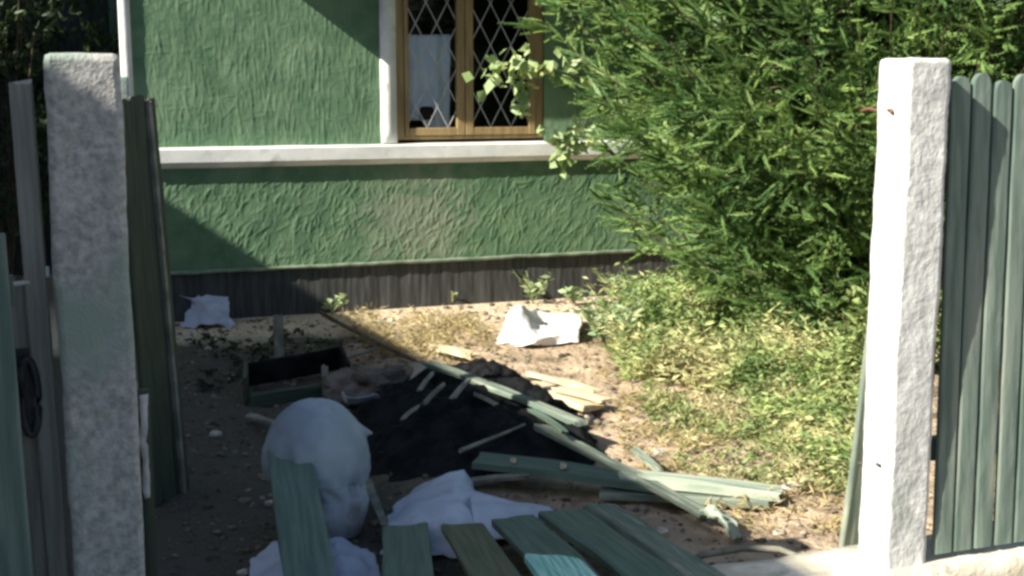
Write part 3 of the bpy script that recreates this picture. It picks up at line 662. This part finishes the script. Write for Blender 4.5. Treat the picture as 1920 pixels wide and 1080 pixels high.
rows = [[onz(955, 585, .12), onz(975, 575, .16), onz(1010, 585, .10), onz(1090, 590, .04)],
        [onz(945, 612, .06), onz(972, 578, .20), onz(1020, 606, .06), onz(1092, 604, .05)],
        [onz(930, 640, .015), onz(985, 640, .04), onz(1030, 625, .07), onz(1088, 618, .07)],
        [onz(925, 646, .01), onz(985, 650, .01), onz(1040, 645, .01), onz(1085, 642, .01)]]
tag(patch('sheet', rows, M['cloth_white'], wr=.013, wscale=14, seed=9), 'bright white crumpled plastic sheet lying in the sun before the house', 'sheet')
rows = [[onz(338, 560, .16), onz(380, 558, .17), onz(430, 562, .16)], [onz(350, 572, .10), onz(395, 585, .10), onz(428, 590, .08)], [onz(340, 612, .02), onz(395, 612, .03), onz(440, 612, .01)]]
tag(patch('sheet', rows, M['cloth'], wr=.022, wscale=14, seed=12), 'bluish white rag against the house footing in the shade', 'rag')
rows = [[onz(1308, 962, .05), onz(1332, 952, .08), onz(1356, 958, .06)], [onz(1316, 968, .03), onz(1345, 968, .07), onz(1372, 974, .04)], [onz(1350, 982, .02), onz(1362, 986, .07), onz(1384, 990, .03)], [onz(1368, 1012, .02), onz(1376, 1014, .03), onz(1388, 1012, .02)]]
tag(patch('plaster_scrap', rows, M['board_pale'], wr=.010, wscale=22, seed=14), 'torn pale greenish scrap at the edge of the shade right of the boards', 'scrap')

# stones & litter bits
spots = [(1235, 845, .03, 'white stone on the bare soil above the pale plank'), (1482, 922, .035, 'pale square stone off the end of the pale plank'), (900, 620, .035, 'pale stone left of the bright white sheet'),
         (405, 816, .022, 'whitish pebble in the shade left of the sack'), (435, 706, .018, 'small pebble in the shade near the dark crate'), (505, 935, .014, 'tiny pale pebble left of the leaning board'),
         (1105, 775, .02, 'small stone by the bare timber slab'), (1190, 520, .02, 'small pale stone on the soil beside the house footing end'), (352, 640, .02, 'small stone below the bluish rag'), (390, 660, .016, 'tiny stone on the dark soil between rag and crate'),
         (1240, 1000, .02, 'stone right of the fanned boards'), (1460, 990, .018, 'pebble on the sunlit soil near the fence footing'), (1180, 990, .016, 'small stone beside the mossy fanned board'), (820, 612, .02, 'pebble on the sandy strip before the footing'),
         (1150, 700, .018, 'pebble between timber slab and weeds'), (760, 600, .018, 'small pebble under the dark footing'), (455, 1070, .016, 'pale pebble left of the crumpled sheet')]
for (x, y, r, lb) in spots:
    q = onz(x, y, .01); lump('stone', (q.x, q.y, gzf(q.x, q.y) + r * .4), (r * 1.3, r, r * .8), M['stone'], lb, 'stone', .35, 'stones scattered on the yard soil', 2)
# arc of dead root near plinth
p = [onz(1268, 1062, .02), onz(1320, 1040, .05), onz(1390, 1028, .06), onz(1460, 1030, .06), onz(1500, 1045, .04), onz(1512, 1072, .01)]
tag(tube('root', p, .012, M['timber_grey']), 'dead curved root on the soil by the fence footing', 'root')

# soil crumbs and rubble too many to count
bmc = bmesh.new(); bmesh.ops.create_icosphere(bmc, subdivisions=1, radius=1); bv_ = np.array([v.co[:] for v in bmc.verts]); bf_ = np.array([[v.index for v in f.verts] for f in bmc.faces]); bmc.free()
n_ = 5200; cx = NR.uniform(.2, 4.8, n_); cy = NR.uniform(3.3, 8.65, n_) ; rr_ = .004 + .016 * NR.random(n_) ** 5
base = np.stack([cx, cy, gz(cx, cy) + rr_ * .3], 1)
V = (base[:, None, :] + bv_[None] * rr_[:, None, None] * NR.uniform(.55, 1.35, (n_, len(bv_), 1)) * np.array([1.3, 1.1, .8])).reshape(-1, 3)
F = (bf_[None] + (np.arange(n_) * len(bv_))[:, None, None]).reshape(-1, 3)
tag(from_np('rubble', V, F, M['rubble'], smooth=False), kind='stuff')
broken = [(700, 700, 760, 684, .05, 'timber_grey', 'short broken grey board end at the back left rim of the black heap'),
          (905, 690, 985, 720, .045, 'board_mossy', 'broken mossy lath half buried at the back right of the black heap'),
          (1000, 770, 1060, 812, .05, 'board_green', 'short broken green board piece on the right slope of the black heap'),
          (720, 850, 800, 828, .04, 'timber_grey', 'broken grey lath at the front left foot of the black heap'),
          (870, 905, 990, 893, .05, 'timber_grey', 'dirty grey board piece lying below the teal plank'),
          (1130, 985, 1215, 1003, .03, 'timber_grey', 'dirty thin lath on the dark soil right of the fanned boards'),
          (470, 780, 530, 800, .04, 'timber_grey', 'short grey board scrap on the dark soil left of the sack top'),
          (690, 905, 720, 985, .035, 'timber_grey', 'short grey lath standing in the soil between the sack and draped sheet'),
          (1190, 845, 1235, 880, .04, 'board_mossy', 'small mossy board scrap touching the pale plank from behind'),
          (880, 735, 935, 762, .03, 'timber_grey', 'thin grey splinter below the long batten on the black heap'),
          (655, 625, 720, 640, .04, 'timber', 'pale lath scrap in the dry grass near the shade edge')]
for k, (a0, b0, a1, b1, wd, mm, lb) in enumerate(broken):
    hz_ = .13 if 'on the' in lb and 'heap' in lb else .03
    o = plank('board_scrap', onz(a0, b0, hz_), onz(a1, b1, hz_ + .03), wd, .016, M[mm], seed=100 + k, ends=.025, roll=((k * 37) % 9 - 4) * .09, taper=.3); tag(o, lb, 'board scrap')
# fine crumbs and twigs (uncountable)
n_ = 5200; cx = NR.uniform(.3, 4.6, n_); cy = NR.uniform(3.3, 8.6, n_); cz = gz(cx, cy) + .004
dd = NR.normal(size=(n_, 3)); dd[:, 2] = np.abs(dd[:, 2]) * .25
V, F = leaves_np(np.stack([cx, cy, cz], 1), dd, NR.uniform(.010, .04, n_), NR.uniform(.005, .014, n_))
tag(from_np('leaf_litter', V, F, M['litter']), kind='stuff')

# ------------------------------------------------------------ weeds (ground cover)
def inpoly(px, py, poly):
    c = False; j = len(poly) - 1
    for i in range(len(poly)):
        if (poly[i][1] > py) != (poly[j][1] > py) and px < (poly[j][0] - poly[i][0]) * (py - poly[i][1]) / (poly[j][1] - poly[i][1]) + poly[i][0]: c = not c
        j = i
    return c
def weedfield(name, polypx, n, hmin, hmax, m, lf=(.03, .06), lw=(.012, .025), per=9, thr=-9, seed=1, kind='stuff', label=None, cat=None):
    rg = np.random.default_rng(seed); poly = [tuple(onz(*p))[:2] for p in polypx]
    xs = [p[0] for p in poly]; ys = [p[1] for p in poly]; C = []; D = []; Ls = []; Ws = []; V0 = []; 
    cnt = 0
    while cnt < n:
        x = rg.uniform(min(xs), max(xs)); y = rg.uniform(min(ys), max(ys))
        if not inpoly(x, y, poly): continue
        if float(fbm(np.array([x * 2.2 + seed]), np.array([y * 2.2]), 3)[0]) < thr: 
            if rg.random() < .8: cnt += .2; continue
        cnt += 1; h = rg.uniform(hmin, hmax) * (.7 + .9 * max(0, float(fbm(np.array([x * 3]), np.array([y * 3 + 7]), 2)[0]) + .35)); g0 = gzf(x, y)
        lean = rg.normal(0, .35, 2)
        for k in range(per):
            t = rg.uniform(.15, 1); a = rg.uniform(0, 2 * PI)
            C.append((x + lean[0] * h * t + rg.normal(0, .008), y + lean[1] * h * t + rg.normal(0, .008), g0 + h * t)); D.append((math.cos(a), math.sin(a), rg.uniform(-.2, .9)))
            Ls.append(rg.uniform(*lf)); Ws.append(rg.uniform(*lw))
    V, F = leaves_np(np.array(C), np.array(D), np.array(Ls), np.array(Ws), rng=rg)
    return tag(from_np(name, V, F, M[m]), label, cat, kind=kind)
weedfield('weeds', [(1120, 640), (1190, 585), (1500, 590), (1640, 640), (1640, 760), (1500, 740), (1300, 740), (1180, 720)], 3000, .06, .30, 'weed', per=9, seed=3, thr=-.10, lf=(.03, .085), lw=(.008, .02))
weedfield('weeds', [(1380, 700), (1640, 720), (1640, 920), (1520, 900), (1420, 800)], 700, .04, .15, 'weed', per=9, seed=13, thr=-.05, lf=(.03, .07), lw=(.008, .018))
weedfield('low_weeds', [(1180, 720), (1480, 730), (1640, 820), (1640, 940), (1500, 935), (1300, 900), (1230, 820)], 1300, .01, .10, 'weed_yellow', thr=.12, per=8, seed=4, lf=(.02, .05), lw=(.006, .016))
weedfield('dry_grass', [(640, 610), (880, 600), (960, 690), (780, 690), (680, 660)], 500, .03, .11, 'dry', thr=-.05, per=6, seed=5, lf=(.04, .09), lw=(.004, .009))
weedfield('dry_grass', [(1120, 700), (1400, 560), (1640, 640), (1640, 1000), (1400, 1000), (1200, 900)], 1300, .01, .05, 'dry', thr=0, per=6, seed=6, lf=(.03, .07), lw=(.004, .009))
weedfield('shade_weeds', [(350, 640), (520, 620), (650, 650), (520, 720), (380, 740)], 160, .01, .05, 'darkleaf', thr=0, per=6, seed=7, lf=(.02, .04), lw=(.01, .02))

# ------------------------------------------------------------ single small plants
def plant(name, base, h, nst, m, label, cat, leaf=(.05, .09), lw=(.03, .05), spread=.35, seed=1, group=None, per=5):
    rg = random.Random(seed); t = empty(name, base, label, cat, group); base = Vector(base); sv = []; sf = []; C = []; D = []; Ls = []; Ws = []
    for s in range(nst):
        a = rg.uniform(0, 2 * PI); ln = h * rg.uniform(.6, 1.1); tip = base + Vector((math.cos(a) * spread * ln, math.sin(a) * spread * ln, ln))
        pts = [base.lerp(tip, u / 6) + Vector((0, 0, math.sin(u / 6 * PI) * .1 * ln)) for u in range(7)]
        v, f = tube_np(pts, .003, 4); o = len(sv); sv += v; sf += [tuple(i + o for i in q) for q in f]
        for k in range(per):
            p = pts[rg.randint(2, 6)]; a2 = rg.uniform(0, 2 * PI); C.append(tuple(p)); D.append((math.cos(a2), math.sin(a2), rg.uniform(-.2, .7))); Ls.append(rg.uniform(*leaf)); Ws.append(rg.uniform(*lw))
    me = bpy.data.meshes.new('stem'); me.from_pydata(sv, [], sf); me.update(); link('stem', me, M['weed'], t)
    V, F = leaves_np(np.array(C), np.array(D), np.array(Ls), np.array(Ws), rng=np.random.default_rng(seed)); from_np('leaves', V, F, M[m], t)
    return t
G = 'weeds sprouting along the house footing'
plant('weed_plant', onz(622, 592, 0), .14, 4, 'palegreen', 'leafy weed sprouting at the footing where the shade ends', 'plant', seed=2, group=G, per=4, spread=.7)
plant('weed_plant', onz(1000, 570, 0), .22, 7, 'palegreen', 'bushy weed at the footing above the bright white sheet', 'plant', seed=4, group=G, spread=.7)
plant('weed_plant', onz(1075, 572, 0), .12, 6, 'palegreen', 'low weed at the footing just left of the spruce', 'plant', seed=5, group=G, spread=.8)
plant('weed_plant', onz(848, 572, 0), .10, 2, 'palegreen', 'tiny weed under the middle of the footing', 'plant', seed=6, group=G, per=3, leaf=(.03, .05), lw=(.015, .025))
plant('weed_plant', onz(1190, 590, 0), .26, 14, 'palegreen', 'pale green leafy shrub between the white sheet and the weeds', 'plant', seed=8, spread=.9, per=14, leaf=(.05, .10), lw=(.015, .03))
plant('weed_plant', onz(1140, 660, 0), .30, 16, 'palegreen', 'tall pale leafy weed right of the bright white sheet', 'plant', seed=9, spread=.7, per=14, leaf=(.05, .10), lw=(.015, .03))
# vine by the window
def vine(paths, label):
    t = empty('vine', paths[0][0], label, 'vine'); sv = []; sf = []; C = []; D = []; Ls = []; Ws = []; rg = random.Random(5)
    for pts in paths:
        v, f = tube_np(pts, .004, 4); o = len(sv); sv += v; sf += [tuple(i + o for i in q) for q in f]
        for i in range(len(pts) - 1):
            for k in range(14):
                p = Vector(pts[i]).lerp(Vector(pts[i + 1]), rg.random()); p += Vector((rg.gauss(0, .04), rg.gauss(0, .03), rg.gauss(0, .04)))
                C.append(tuple(p)); D.append((rg.gauss(-.3, .6), rg.gauss(-.3, .5), rg.gauss(-.3, .6))); Ls.append(rg.uniform(.06, .13)); Ws.append(rg.uniform(.045, .095))
    me = bpy.data.meshes.new('stem'); me.from_pydata(sv, [], sf); me.update(); link('stem', me, M['weed'], t)
    V, F = leaves_np(np.array(C), np.array(D), np.array(Ls), np.array(Ws), fold=.15, rng=np.random.default_rng(8)); from_np('leaves', V, F, M['vineleaf'], t)
yv = 8.1
vine([[ony(1110, 150, yv), ony(1040, 130, yv), ony(985, 115, yv - .1), ony(925, 120, yv - .1)], [ony(985, 115, yv), ony(970, 140, yv), ony(985, 170, yv), ony(968, 205, yv)],
      [ony(925, 120, yv - .1), ony(925, 150, yv - .1)]], 'pale yellow green vine sprays hanging before the right window sash')
vine([[ony(1120, 260, yv), ony(1075, 255, yv), ony(1035, 250, yv)], [ony(1075, 255, yv), ony(1060, 280, yv), ony(1048, 308, yv)]], 'small pale vine spray over the white ledge beside the spruce')

# ------------------------------------------------------------ spruce
def needle_shoot(rg, nn=30):
    pass
def spruce(cx, cy, zlo, zhi, prof, nb_per, dz, label, seed, shoot_len=(.10, .22), skip=None, name='spruce_tree', m='needle'):
    rg = np.random.default_rng(seed); t = empty(name, (cx, cy, 0), label, 'tree')
    tube('trunk', [(cx, cy, -.1), (cx + .01, cy, 1.2), (cx - .02, cy + .01, zhi)], [.09, .07, .02], M['bark'], t, n=10)
    SP = []; SD = []; SL = []; bv = []; bf = []
    z = zlo
    while z < zhi:
        r = prof(z)
        for b_ in range(nb_per):
            a = rg.uniform(0, 2 * PI); ca, sa = math.cos(a), math.sin(a)
            if z < .78 and not (-2.75 < math.atan2(sa, ca) < -.3): continue
            if skip and skip(ca, sa): continue
            ln = r * rg.uniform(.72, 1.08); rise = rg.uniform(-.15, .35)
            P0 = np.array([cx, cy, z + rg.normal(0, .04) - .15 * ln]); pts = []
            for u in np.linspace(0, 1, 9):
                pts.append(P0 + np.array([ca * ln * u, sa * ln * u, ln * (rise * u - .22 * math.sin(u * PI) + .10 * u ** 3)]))
            v, f = tube_np(pts, [.012 * (1 - .85 * k / 8) for k in range(9)], 4); o = len(bv); bv += v; bf += [tuple(i + o for i in q) for q in f]
            # side twigs
            ntw = int(6 + ln * 9); side = np.array([-sa, ca, 0])
            for k in range(ntw):
                u = 1 - (rg.random() ** 1.3) * .75; i = min(7, int(u * 8)); p = pts[i] + (pts[i + 1] - pts[i]) * (u * 8 - i)
                sg = rg.choice([-1, 1]); fwd = np.array([ca, sa, 0]); tl = rg.uniform(.10, .38) * (1.15 - u * .6)
                d = fwd * rg.uniform(.45, .9) + side * sg * rg.uniform(.4, 1) + np.array([0, 0, rg.normal(.05, .35)]); d /= np.linalg.norm(d)
                ns = max(1, int(tl / .07))
                for s in range(ns):
                    q = p + d * tl * (s / ns)
                    for rep in range(1 + (rg.random() < .75)):
                        dd = d * .8 + fwd * .35 + rg.normal(0, .38, 3) + np.array([0, 0, .22]); dd /= np.linalg.norm(dd)
                        SP.append(q); SD.append(dd); SL.append(rg.uniform(*shoot_len))
            SP.append(pts[-1]); SD.append(np.array([ca, sa, rise + .2]) / 1.1); SL.append(.16)
        z += dz * rg.uniform(.7, 1.3)
    me = bpy.data.meshes.new('branches'); me.from_pydata([tuple(v) for v in bv], [], bf); me.update(); link('branches', me, M['bark'], t)
    SP = np.array(SP); SD = np.array(SD); SL = np.array(SL); n = len(SP)
    SD /= np.linalg.norm(SD, axis=1)[:, None]
    r0 = rg.normal(size=(n, 3)); A = np.cross(SD, r0); A /= np.linalg.norm(A, axis=1)[:, None]; B = np.cross(SD, A)
    NN = 22; Vs = []
    # each shoot as one connected island: spine triangle strip vertices + needle tips
    tt = np.linspace(.04, .98, NN); ang = np.arange(NN) * 2.4
    # spine points (NN+1)
    sp = SP[:, None, :] + SD[:, None, :] * (SL[:, None, None] * np.linspace(0, 1, NN + 1)[None, :, None])
    ca = np.cos(ang)[None, :, None]; sa = np.sin(ang)[None, :, None]
    rad = A[:, None, :] * ca + B[:, None, :] * sa
    nl = (.019 + .007 * rg.random((n, NN, 1))) * (1 - .35 * tt[None, :, None] ** 3)
    tips = sp[:, :NN, :] + rad * nl * .85 + SD[:, None, :] * nl * .75
    # two crossed flat blades make the dense core of each shoot
    CV = []; 
    for ax in (A, B):
        w_ = .0105
        CV += [SP, SP + SD * (SL * .35)[:, None] + ax * w_, SP + SD * (SL * 1.05)[:, None], SP + SD * (SL * .35)[:, None] - ax * w_]
    core = np.stack(CV, 1)
    V = np.concatenate([sp, tips], 1).reshape(-1, 3); st = (2 * NN + 1); k = np.arange(n)[:, None] * st
    j = np.arange(NN)[None, :]
    F = np.stack([k + j, k + j + 1, k + NN + 1 + j], -1).reshape(-1, 3)
    nb = len(V); kk = np.arange(n)[:, None] * 8 + nb
    F2 = np.concatenate([kk + np.array([[0, 1, 2]]), kk + np.array([[0, 2, 3]]), kk + np.array([[4, 5, 6]]), kk + np.array([[4, 6, 7]])])
    V = np.concatenate([V, core.reshape(-1, 3)]); F = np.concatenate([F, F2])
    o = from_np('crown', V, F, M[m], t); return t
def prof(z):
    # radius by height: nips in near the ground, widest above 2 m
    return np.interp(z, [.5, .75, 1.0, 1.4, 1.8, 2.3, 3.0, 4.2], [1.35, 1.60, 1.72, 1.83, 1.99, 2.14, 2.0, 1.0])
spruce(4.95, 6.75, .16, 3.6, prof, 19, .085, 'large bright green spruce filling the space before the house on the right', 21)
# dark leafy bush under the spruce, right
def bush(name, c, r, n, m, label, seed, leaf=(.05, .09), lw=(.02, .04)):
    rg = np.random.default_rng(seed); t = empty(name, (c[0], c[1], 0), label, 'bush'); C = []; D = []
    sv = []; sf = []
    for k in range(26):
        a = rg.uniform(0, 2 * PI); e = rg.uniform(.3, 1.4); tip = np.array([c[0] + math.cos(a) * math.cos(e) * r[0], c[1] + math.sin(a) * math.cos(e) * r[1], c[2] + math.sin(e) * r[2]])
        b0 = np.array([c[0], c[1], 0.0]); pts = [b0 + (tip - b0) * u + np.array([0, 0, .1 * math.sin(u * PI)]) for u in np.linspace(0, 1, 6)]
        v, f = tube_np(pts, .006, 4); o = len(sv); sv += v; sf += [tuple(i + o for i in q) for q in f]
    me = bpy.data.meshes.new('stems'); me.from_pydata([tuple(v) for v in sv], [], sf); me.update(); link('stems', me, M['bark'], t)
    cl = rg.normal(size=(n // 30, 3)); cl /= np.linalg.norm(cl, axis=1)[:, None]; cl *= rg.uniform(.55, 1.0, (len(cl), 1)); cl[:, 2] = np.abs(cl[:, 2]) * 1.0
    P = cl[rg.integers(0, len(cl), n)] * np.array(r) + np.array(c) + rg.normal(0, .06, (n, 3)); P[:, 2] = np.maximum(P[:, 2], .01)
    Dn = (P - np.array(c)) / np.array(r) + rg.normal(0, .8, (n, 3))
    V, F = leaves_np(P, Dn, rg.uniform(*leaf, n), rg.uniform(*lw, n), rng=rg); from_np('foliage', V, F, M[m], t); return t
bush('bush', (4.35, 5.75, .05), (.50, .40, .42), 3500, 'weed', 'leafy green bush under the spruce beside the whitewashed post', 4)
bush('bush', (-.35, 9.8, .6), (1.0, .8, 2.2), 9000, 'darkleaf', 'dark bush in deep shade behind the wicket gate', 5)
